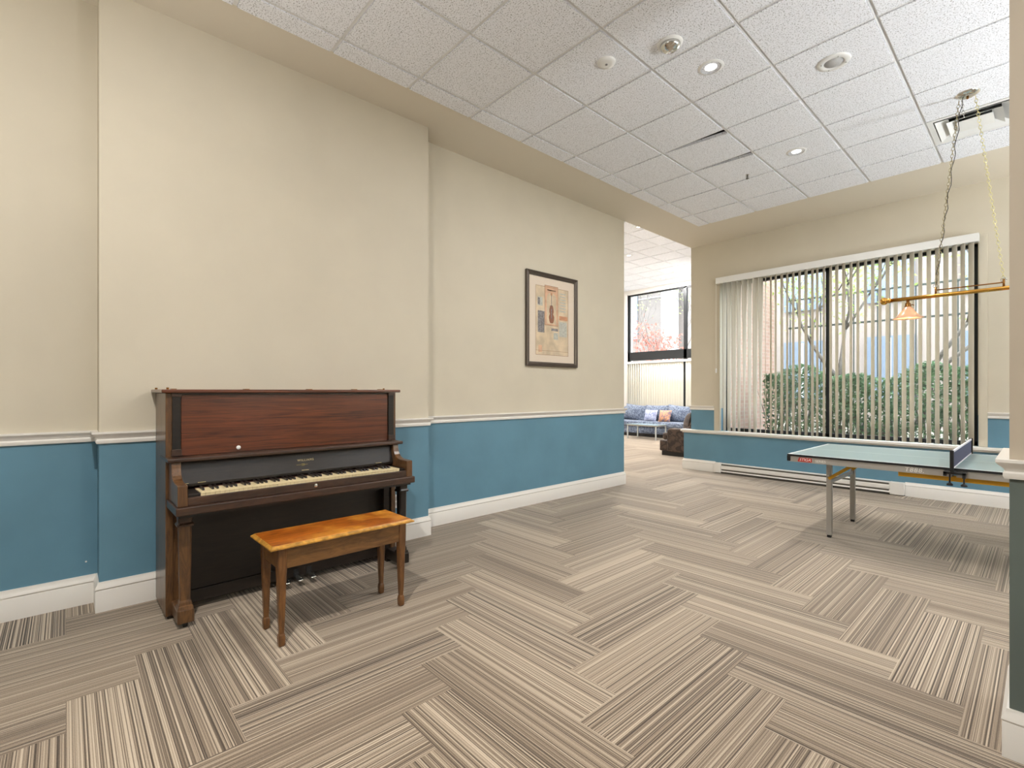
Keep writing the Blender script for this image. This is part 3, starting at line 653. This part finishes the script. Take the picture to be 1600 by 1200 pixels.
# net set
nt = MB().box((HL+.001,-.10,TZ+.002), (HL+.003,WD+.06,TZ+.122)).build('net', mat('net_mesh', srgb(74,76,104), .8, noise=.3, nscale=300), tt)
MB().box((HL-.002,-.09,TZ+.116), (HL+.006,WD+.06,TZ+.130)).box((HL-.001,-.09,TZ+.0),(HL+.005,WD+.06,TZ+.008)).build('net_band', M['navy'], nt)
for yy in (-.105, WD+.045):
    q = MB().box((HL-.009,yy,TZ-.02), (HL+.013,yy+.016,TZ+.136)).build('net_post', M['black'], tt, bevel=.003)
    yb = yy-.004 if yy < 0 else yy-.08
    MB().box((HL-.045,yb+.02,TZ-.036),(HL+.075,yb+.11,TZ-.019)).box((HL-.045,yb+.02,TZ-.05),(HL-.028,yb+.06,TZ-.02)).box((HL+.055,yb+.02,TZ-.06),(HL+.072,yb+.06,TZ-.02)).build('clamp', M['black'], q)
    for xx in (HL-.012, HL+.062):
        MB().lathe([(.005,TZ-.036),(.005,TZ-.098),(.010,TZ-.100),(.018,TZ-.108),(.018,TZ-.118),(.004,TZ-.119)], (xx,yb+.045,0), 14).build('clamp_knob', M['black'], q)
# printed badges on the front rail
bd = MB().prism([(0,0),(.098,0),(.104,.006),(.100,.036),(.006,.036),(-.006,.004)], 'y', .0045, .006).xf(T(.085,0,TZ-.060)); bd.build('badge', mat('badge_red', srgb(190,36,30), .4), tt)
text_mb('STIGA', .034, shear=.3, spacing=.95).xf(T(.135,.0040,TZ-.042) @ FACE_NEGY).build('badge_lettering', mat('print_white', srgb(240,238,232), .5), tt)
text_mb('SERIES', .030, spacing=.95).xf(T(.252,.0055,TZ-.045) @ FACE_NEGY).build('lettering', bpy.data.materials['print_white'], tt)
text_mb('T888.', .046, shear=.15, spacing=1.1).xf(T(.865,.0055,TZ-.042) @ FACE_NEGY).build('lettering', bpy.data.materials['print_white'], tt)

# ------------------------------------------------------------------ framed picture
pc = thing('framed_picture', 'dark grey framed violin collage print in a pale mat on the beige wall', 'picture', (XF, 4.310, 2.128))
fw, fh = .447, .546
mb = MB(); fr = [(.004,-.0),(.030,.0),(.034,.010),(.026,.020),(.030,.028),(.020,.050),(.004,.050)]
rings = []
for sy, sz in ((-1,-1),(1,-1),(1,1),(-1,1),(-1,-1)):
    rings.append([Vector((d, sy*(fw-o_), sz*(fh-o_))) for d, o_ in fr])
mb.loft(rings, cap=False).build('frame', mat('dark_pewter_frame', srgb(84,74,66), .35, metal=.3), pc)
MB().box((.006,-fw+.045,-fh+.045), (.010,fw-.045,fh-.045)).build('mat_board', mat('cream_mat', srgb(226,212,196), .8), pc)
pm = [mat('print_sand', srgb(226,206,176), .8, noise=.25, nscale=9), mat('print_peach', srgb(226,182,150), .8, noise=.2, nscale=12), mat('print_violin', srgb(150,96,72), .8),
      mat('print_dark', srgb(156,152,156), .8, noise=.6, nscale=60), mat('print_line', srgb(150,106,80), .8), mat('print_bluegrey', srgb(200,202,194), .8, noise=.25, nscale=60), mat('print_orange', srgb(222,160,122), .8, noise=.3, nscale=14)]
pr = MB(); x_ = .0104
def R2(y0, z0, y1, z1, m, k=0): pr.box((.0101,y0,z0),(.0104+k*.0004,y1,z1), m)
R2(-.285,-.41,.285,.39,0)
for a in ((-.285,.388,.285,.392),(-.285,-.412,.285,-.408),(-.287,-.41,-.283,.39),(.283,-.41,.287,.39),(-.285,-.362,.285,-.359)): R2(*a, 4, 2)
R2(-.135,-.06,.10,.41,4,1); R2(-.130,-.055,.095,.405,1,2)
arch = [(-.10,-.04),(.065,-.04),(.065,.26)]+[(-.0175+.0825*math.cos(math.radians(a)), .26+.07*math.sin(math.radians(a))) for a in range(15,180,15)]+[(-.10,.26)]
pr.prism(arch, 'x', .0101, .0116, 0)
vio = []
for t_ in range(0, 41):
    q = t_/40; z = -.03+q*.21; w = .050*(1-.34*math.exp(-((q-.5)/.10)**2)) * (math.sin(math.pi*min(1,max(0,q*.94+.03)))**.35) * (1 if q < .5 else .82); vio.append((w, z))
pr.prism([(-.0175+w, z) for w, z in vio]+[(-.0175-w, z) for w, z in vio[::-1]], 'x', .0101, .0120, 2)
R2(-.022,.17,-.013,.31,3,5); R2(-.032,.30,-.003,.33,6,5); R2(-.024,.02,-.011,.14,3,5)
R2(-.255,.16,-.17,.26,5,2); R2(-.25,.17,-.215,.25,3,3); R2(-.25,-.15,-.14,.10,3,2); R2(-.265,-.40,-.16,-.17,0,1); R2(-.24,-.38,-.18,-.30,1,2)
for k in range(7): R2(.13,.33-k*.035,.24,.345-k*.035,5,2)
R2(.12,.02,.27,.07,6,2); R2(-.02,-.12,.10,-.09,3,2); R2(.02,-.22,.10,-.14,5,2); R2(.12,-.18,.26,0,5,1)
for k in range(5): R2(-.09,.352+0*k,.06,.362,4,3)
pr.build('art_print', pm, pc)
MB().box((.0135,-fw+.046,-fh+.046), (.0150,fw-.046,fh-.046)).build('picture_glass', glass_mat('picture_glass'), pc)

# wall outlet behind the piano leg, small plug hole on left wall
t = thing('wall_outlet', 'white wall outlet plate low on the blue wall beside the piano', 'outlet', (XP, 2.095, .352))
MB().box((0,-.036,-.058), (.005,.036,.058)).build('cover_plate', M['wplast'], t, bevel=.002)
mb = MB()
for z in (-.022,.022): mb.box((.0045,-.014,z-.013), (.0065,.014,z+.013))
mb.build('socket', mat('socket_grey', srgb(190,190,188), .5), t)
tag(MB().lathe([(.005,0),(.005,.003),(.001,.004)], (XL,.092,.255), 10, ax='x').build('wall_anchor', M['wplast']), 'tiny white plastic wall anchor low on the blue wall near the corner', 'wall anchor')

# ------------------------------------------------------------------ lounge
lw = [M['white'], M['blue']]
MB_ = MB().box((-9.2,13.2,0),(-8.78,13.5,4.5)).box((-8.78,13.2,4.30),(-5.6,13.5,4.5)).box((-5.9,13.2,0),(-5.6,13.5,4.5))
struct(MB_, 'wall_lounge_back', M['white'])
struct(MB().box((-9.2,5.6,0),(-9.0,13.2,4.5)), 'wall_lounge_left', M['white'])
struct(MB().box((-9.2,5.55,0),(-4.15,5.8,4.5)), 'wall_lounge_near', M['beige'])
def brick_mat():
    m = mat('pinkish_brick', srgb(190,150,132), .85); nt_ = m.node_tree; b = nt_.nodes['Principled BSDF']; tc = nt_.nodes.new('ShaderNodeTexCoord'); mp = nt_.nodes.new('ShaderNodeMapping')
    mp.inputs['Rotation'].default_value = (math.pi/2, 0, math.pi/2); bt_ = nt_.nodes.new('ShaderNodeTexBrick'); bt_.inputs['Scale'].default_value = 1
    bt_.inputs['Brick Width'].default_value = .21; bt_.inputs['Row Height'].default_value = .075; bt_.inputs['Mortar Size'].default_value = .008
    bt_.inputs['Color1'].default_value = srgb(176,146,130); bt_.inputs['Color2'].default_value = srgb(160,130,116); bt_.inputs['Mortar'].default_value = srgb(176,160,148)
    sx = nt_.nodes.new('ShaderNodeSeparateXYZ'); cx = nt_.nodes.new('ShaderNodeCombineXYZ'); ad = nt_.nodes.new('ShaderNodeMath'); ad.operation = 'ADD'
    nt_.links.new(tc.outputs['Object'], sx.inputs[0]); nt_.links.new(sx.outputs[0], ad.inputs[0]); nt_.links.new(sx.outputs[1], ad.inputs[1]); nt_.links.new(ad.outputs[0], cx.inputs[0]); nt_.links.new(sx.outputs[2], cx.inputs[1])
    nt_.links.new(cx.outputs[0], bt_.inputs['Vector']); nt_.links.new(bt_.outputs['Color'], b.inputs['Base Color']); return m
M['brick'] = brick_mat()
struct(MB().prism([(-3.915,8.05),(-3.96,8.05),(-3.96,11.35),(-5.5,11.35),(-5.5,13.5),(-5.4,13.5),(-5.4,11.45),(-3.915,11.45)], 'z', 0, 5.4), 'wall_lounge_right', M['brick'])
struct(MB().prism([(-3.96,8.05),(-4.0,8.05),(-4.0,11.25),(-5.6,11.25),(-5.6,13.5),(-5.5,13.5),(-5.5,11.35),(-3.96,11.35)], 'z', 0, 5.0), 'wall_lounge_inner', M['white'])
struct(MB().box((-9.3,5.5,4.75),(-3.9,13.6,5.0)).box((-4.2,-3.7,4.1),(3.7,8.1,4.3)), 'roof', mat('roof_membrane', srgb(120,120,120), .9))
lwn = MB(); yy = 13.24
for a, b in ((-8.78,-8.73),(-6.93,-6.84),(-5.95,-5.9)): lwn.box((a,yy,.3),(b,yy+.07,4.30))
for a, b in ((4.26,4.31),(2.24,2.50),(.3,.36)): lwn.box((-8.78,yy,a),(-5.9,yy+.07,b))
lo_ = struct(lwn, 'window_2', M['black_alu'])
MB().box((-8.73,yy+.03,.36),(-6.93,yy+.036,4.26)).build('window_pane', M['glass'], lo_); MB().box((-6.84,yy+.03,.36),(-5.95,yy+.036,4.26)).build('window_pane', M['glass'], lo_)
struct(MB().box((-8.78,13.2,0),(-5.9,13.5,.3)), 'wall_lounge_sill', M['white'])
struct(MB().box((-8.85,13.17,0),(-8.78,13.24,4.32)), 'trim_7', M['white'])
lb = thing('vertical_blind', 'cream vertical blind half closed over the lower lounge window behind the blue sofa', 'blind', (-7.4, 13.16, 2.2))
MB().box((-1.36,-.03,-.06),(1.45,.03,.0)).build('headrail', M['wplast'], lb)
k = 0; x = -1.34
while x < 1.43:
    mb = MB(); ang = 78 if x < -.85 else 18+R.uniform(-10,10); 
    if .50 < x < .56: x += .085; continue
    vane(mb, x, 0, -1.9, -.05, math.radians(ang), n=3); mb.build('vane', M['vane'], lb, smooth=True); x += .078

def fabric(name, c1, c2, scale, rough=.9):
    m = bpy.data.materials.new(name); m.use_nodes = True; n_ = m.node_tree; b = n_.nodes['Principled BSDF']; b.inputs['Roughness'].default_value = rough; b.inputs['Sheen Weight'].default_value = .2
    tc = n_.nodes.new('ShaderNodeTexCoord'); v = n_.nodes.new('ShaderNodeTexNoise'); v.inputs['Scale'].default_value = scale; v.inputs['Detail'].default_value = 3; v.inputs['Distortion'].default_value = 2; n_.links.new(tc.outputs['Object'], v.inputs['Vector'])
    rp = n_.nodes.new('ShaderNodeValToRGB'); rp.color_ramp.elements[0].position = .44; rp.color_ramp.elements[1].position = .56; rp.color_ramp.elements[0].color = c2; rp.color_ramp.elements[1].color = c1
    n_.links.new(v.outputs['Fac'], rp.inputs[0]); n_.links.new(rp.outputs[0], b.inputs['Base Color']); return m
M['fblue'] = fabric('blue_damask', srgb(78,88,110), srgb(126,138,158), 14)
M['fbrown'] = fabric('brown_damask', srgb(84,68,58), srgb(52,42,38), 8)
M['fpurple'] = fabric('lavender_print', srgb(128,136,172), srgb(176,182,206), 14)
M['forange'] = fabric('warm_print', srgb(130,112,124), srgb(206,150,112), 7)
def pillow(w, h, d, mt, parent=None, name='cushion', n=10):
    mb = MB(); V = {}
    for s in (1, -1):
        for i in range(n+1):
            for j in range(n+1):
                a = -1+2*i/n; b = -1+2*j/n
                e = (max(0,1-a*a)*max(0,1-b*b))**.38; pin = 1-.08*(1-abs(a)**2)*abs(b)**3-.0
                V[(s,i,j)] = len(mb.v); mb.v.append((a*w/2*(1-.07*(1-a*a)*0-.06*(1-b*b)*abs(a)), s*d/2*e, b*h/2*(1-.06*(1-a*a)*abs(b))))
        for i in range(n):
            for j in range(n):
                q = (V[(s,i,j)],V[(s,i+1,j)],V[(s,i+1,j+1)],V[(s,i,j+1)]); mb.f.append(q if s < 0 else q[::-1]); mb.m.append(0)
    return mb
def sofa(name, label, loc, rz, L, mt, nseat=3, pill=True):
    """front faces local -y, back at +y; local x is the length"""
    s = thing(name, label, 'sofa', loc, rz)
    MB().box((-L/2+.02,-.42,.09),(L/2-.02,.40,.30)).build('seat_base', mt, s, bevel=.02)
    MB().box((-L/2+.04,-.38,0),(L/2-.04,.38,.09)).build('plinth', M['black'], s, bevel=.005)
    aw = .20
    for sx in (-1, 1):
        x0 = sx*L/2; x1 = sx*(L/2-aw); a, b = min(x0,x1), max(x0,x1)
        prof = [(-.25,.08),(-.25,.49),(-.23,.535),(-.17,.55),(-.10,.545),(.10,.55),(.20,.60),(.26,.72),(.30,.80),(.37,.825),(.45,.81),(.47,.76),(.46,.08)]
        MB().prism(prof, 'x', a, b).build('arm', mt, s, bevel=.025)
    MB().box((-L/2+aw,.22,.28),(L/2-aw,.46,.80)).build('backrest', mt, s, bevel=.05)
    w = (L-2*aw)/nseat
    for k in range(nseat):
        x = -L/2+aw+w*(k+.5)
        MB().box((x-w/2+.004,-.47,.29),(x+w/2-.004,.24,.44)).build('seat_cushion', mt, s, bevel=.045)
        if pill:
            o = pillow(w+.06, .50, .34, mt).build('back_cushion', mt, s, smooth=True); o.location = (x,.08,.645); o.rotation_euler = (math.radians(-14),math.radians(R.uniform(-6,6)),math.radians(R.uniform(-6,6)))
    return s
sofa('sofa', 'blue patterned three-seat sofa with plump back cushions under the lounge window', (-7.45,12.60,0), 0, 2.55, M['fblue'])
sofa('sofa', 'dark brown patterned sofa seen from its arm side, in front of the blue sofa', (-4.80,10.02,0), -math.pi/2, 2.12, M['fbrown'])
for mt, lab, x, w in ((M['fpurple'],'small lavender-blue scatter cushion on the blue sofa, left of the orange one',-7.46,.40),(M['forange'],'small square scatter cushion with orange motif on the blue sofa',-7.02,.36)):
    o = pillow(w, .34, .16, mt).build('scatter_cushion', mt, smooth=True); o.location = (x,12.36,.60); o.rotation_euler = (math.radians(-18),0,0); tag(o, lab, 'cushion', None)
ct = thing('coffee_table', 'low glass coffee table with thin pale metal legs in front of the blue sofa', 'coffee table', (-7.66, 11.44, 0))
MB().box((0,0,.385),(.92,.56,.397)).build('table_top', mat('pale_glass_top', srgb(170,196,204), .12, coat=.5), ct, bevel=.003)
MB().box((.02,.02,.355),(.90,.035,.385)).box((.02,.525,.355),(.90,.54,.385)).box((.02,.035,.355),(.035,.525,.385)).box((.885,.035,.355),(.90,.525,.385)).build('rail', M['steel'], ct)
for x in (.02,.872):
    for y in (.02,.512): MB().box((x,y,0),(x+.028,y+.028,.356)).build('leg', mat('pale_metal', srgb(206,212,214), .3, metal=.5), ct)

# ------------------------------------------------------------------ outside
M['ground'] = mat('garden_ground', srgb(150,145,130), .95, noise=.3, nscale=3)
GZ = .30
tag(MB().prism([(-3.9,8.06),(30,8.06),(30,60),(-30,60),(-30,13.52),(-5.39,13.52),(-5.39,11.46),(-3.9,11.46)],'z',GZ-.2,GZ).build('garden_ground', M['ground']), 'pale garden ground outside the windows', 'ground', None, 'structure')
def leaf_mat(name, c1, c2):
    m = bpy.data.materials.new(name); m.use_nodes = True; n_ = m.node_tree; b = n_.nodes['Principled BSDF']; out = n_.nodes['Material Output']; b.inputs['Roughness'].default_value = .5
    tc = n_.nodes.new('ShaderNodeTexCoord'); nz = n_.nodes.new('ShaderNodeTexNoise'); nz.inputs['Scale'].default_value = 7; n_.links.new(tc.outputs['Object'], nz.inputs['Vector'])
    rp = n_.nodes.new('ShaderNodeValToRGB'); rp.color_ramp.elements[0].position = .35; rp.color_ramp.elements[1].position = .65; rp.color_ramp.elements[0].color = c1; rp.color_ramp.elements[1].color = c2
    n_.links.new(nz.outputs['Fac'], rp.inputs[0]); n_.links.new(rp.outputs[0], b.inputs['Base Color'])
    t_ = n_.nodes.new('ShaderNodeBsdfTranslucent'); n_.links.new(rp.outputs[0], t_.inputs[0]); mx = n_.nodes.new('ShaderNodeMixShader'); mx.inputs[0].default_value = .45
    n_.links.new(b.outputs[0], mx.inputs[1]); n_.links.new(t_.outputs[0], mx.inputs[2]); n_.links.new(mx.outputs[0], out.inputs[0]); return m
M['lgreen'] = leaf_mat('hedge_leaves', srgb(66,100,72), srgb(126,160,118)); M['lyel'] = leaf_mat('spring_leaves', srgb(150,178,88), srgb(206,220,150)); M['lred'] = leaf_mat('red_leaves', srgb(172,98,86), srgb(206,142,126))
M['bark'] = mat('grey_bark', srgb(110,106,100), .9, noise=.3, nscale=30)
def leaf(mb, c, s):
    d = Vector((R.gauss(0,1),R.gauss(0,1),R.gauss(0,1))).normalized(); e = d.cross(Vector((R.gauss(0,1),R.gauss(0,1),R.gauss(0,1)))).normalized()
    c = Vector(c); mb.face([c-d*s, c+e*s*.45, c+d*s, c-e*s*.45])
def hedge(x0, x1, y, w, h, n):
    s = thing('hedge', 'dense green leafy hedge with twiggy base right outside the large window', 'hedge', ((x0+x1)/2,y,GZ)); L = (x1-x0)/2
    mb = MB()
    for k in range(110):
        bx = R.uniform(-L,L); a = R.uniform(0,6.28); r = R.uniform(.1,.4); by = R.uniform(-.15,.15)
        mb.tube([(bx,by,0),(bx+r*.5*math.cos(a),by+r*.4*math.sin(a),h*.4),(bx+r*math.cos(a),by+r*.8*math.sin(a),h*R.uniform(.6,.9))], [.013,.009,.004], 5)
    mb.build('stems', M['bark'], s)
    mb = MB()
    while len(mb.f) < n:
        bx = R.uniform(-L,L); ph = R.random(); hh = h*(.93+.07*math.sin(bx*3.1)+.04*math.sin(bx*7.7)); z = .2+ph*(hh-.2)
        dep = w*.5*(1-.35*abs(ph-.6)-.10*math.sin(bx*5)); yy = -dep*(1-.5*R.random()**2) if R.random() < .62 else R.uniform(-dep, dep)
        if R.random() > .30+.7*ph: continue
        leaf(mb, (bx, yy, z), R.uniform(.022,.042))
    mb.build('foliage', M['lgreen'], s)
hedge(-3.5, .6, 10.0, .8, 1.42, 17000)
def tree(label, loc, trunk, leaves, mt, ls, group=None, name='tree', bound=None):
    R.seed(len(label)); s = thing(name, label, 'tree', loc, 0, group); mb = MB(); tips = []
    def grow(p, d, L, r, lev):
        q = p+d*L
        if bound: q.x = min(max(q.x, bound[0]), bound[1]); q.y = min(max(q.y, bound[2]), bound[3])
        m_ = p.lerp(q,.5)+Vector((R.uniform(-1,1),R.uniform(-1,1),R.uniform(-1,1)))*L*.08
        mb.tube([p,m_,q], [r,r*.8,r*.62], 6); tips.append((m_,lev)); tips.append((q,lev))
        if lev < trunk['lev']:
            for k in range(R.choice((2,3))):
                nd = (d+Vector((R.uniform(-1,1),R.uniform(-1,1),R.uniform(-.35,.7)))*trunk['spread']).normalized(); grow(q, nd, L*R.uniform(.65,.85), r*.6, lev+1)
    for d in trunk['dirs']: grow(Vector((0,0,0)), Vector(d).normalized(), trunk['L'], trunk['r'], 0)
    mb.build('trunk', M['bark'], s, smooth=True)
    tp = [t_ for t_, l in tips if l >= 2]; mb = MB()
    for k in range(leaves):
        c = R.choice(tp); leaf(mb, c+Vector((R.gauss(0,1),R.gauss(0,1),R.gauss(0,.8)))*trunk['puff'], R.uniform(*ls))
    mb.build('foliage', mt, s)
tree('spreading grey-branched tree with pale spring leaves outside the right window pane', (-2.05,11.0,GZ), dict(lev=4, spread=.75, dirs=[(-.5,.1,1),(.55,0,1),(.9,-.2,.75)], L=1.35, r=.075, puff=.22), 5200, M['lyel'], (.025,.05), bound=(-1.4,3.5,-.6,.6))
tree('red-leaved tree outside the upper lounge window', (-12.7,19.5,GZ), dict(lev=3, spread=.6, dirs=[(-.2,0,1),(.3,.1,1)], L=1.42, r=.08, puff=.4), 2600, M['lred'], (.05,.10), bound=(-2.2,.9,-1.2,1.6))
tree('bare pale tree with few leaves beside the red tree outside the lounge', (-9.4,15.8,GZ), dict(lev=4, spread=.6, dirs=[(-.3,0,1),(.3,.1,1)], L=1.7, r=.035, puff=.3), 200, M['lyel'], (.03,.05), bound=(-1.5,1.5,-1.2,1.2))
# fence
fn = thing('metal_fence', 'tall dark metal railing fence behind the hedge', 'fence', (-3.9, 12.3, GZ))
mb = MB()
for z in (2.40,3.03): mb.box((0,-.02,z),(7.5,.02,z+.035))
mb.build('rails', mat('fence_green_black', srgb(60,72,70), .5), fn)
for k in range(38): MB().box((.02+k*.2,-.01,0),(.038+k*.2,.01,3.04)).build('picket', bpy.data.materials['fence_green_black'], fn)
# buildings
def bwin(parent, x0, x1, z0, z1, y):
    f = MB().box((x0-.06,y-.05,z0-.06),(x1+.06,y+.02,z1+.06)).build('window', mat('window_dark', srgb(112,126,142), .2) if 'window_dark' not in bpy.data.materials else bpy.data.materials['window_dark'], parent)
    MB().box(((x0+x1)/2-.03,y-.07,z0),((x0+x1)/2+.03,y-.04,z1)).build('mullion', M['wplast'], f)
b1 = thing('neighbour_building', 'pale stucco building with vertical white pier seen through the upper lounge window', 'building', (-24,26,GZ))
MB().box((0,0,0),(16,4,14)).build('wall', mat('stucco_grey', srgb(108,102,97), .9), b1)
MB().box((9.2,-.35,0),(10.1,0,14)).build('pier', mat('pier_white', srgb(190,190,188), .8), b1)
mb = MB()
for z in (3.1,6.5,9.6): mb.box((0,-.04,z),(16,0,z+.08))
mb.build('joint_lines', mat('joint_grey', srgb(130,128,126), .8), b1)
for x in (5.9,): bwin(b1, x, x+1.5, 4.2, 10.5, -.05)
b2 = thing('neighbour_building', 'light apartment building with blue-grey windows behind the tree and fence', 'building', (-9,17.5,GZ))
MB().box((0,0,0),(14,4,10)).build('wall', mat('stucco_warm', srgb(142,133,126), .9), b2)
for x in (1.4,3.4,5.6,7.6,9.8): 
    for z in (.8,3.6,6.2): bwin(b2, x, x+.95, z, z+1.7, -.05)
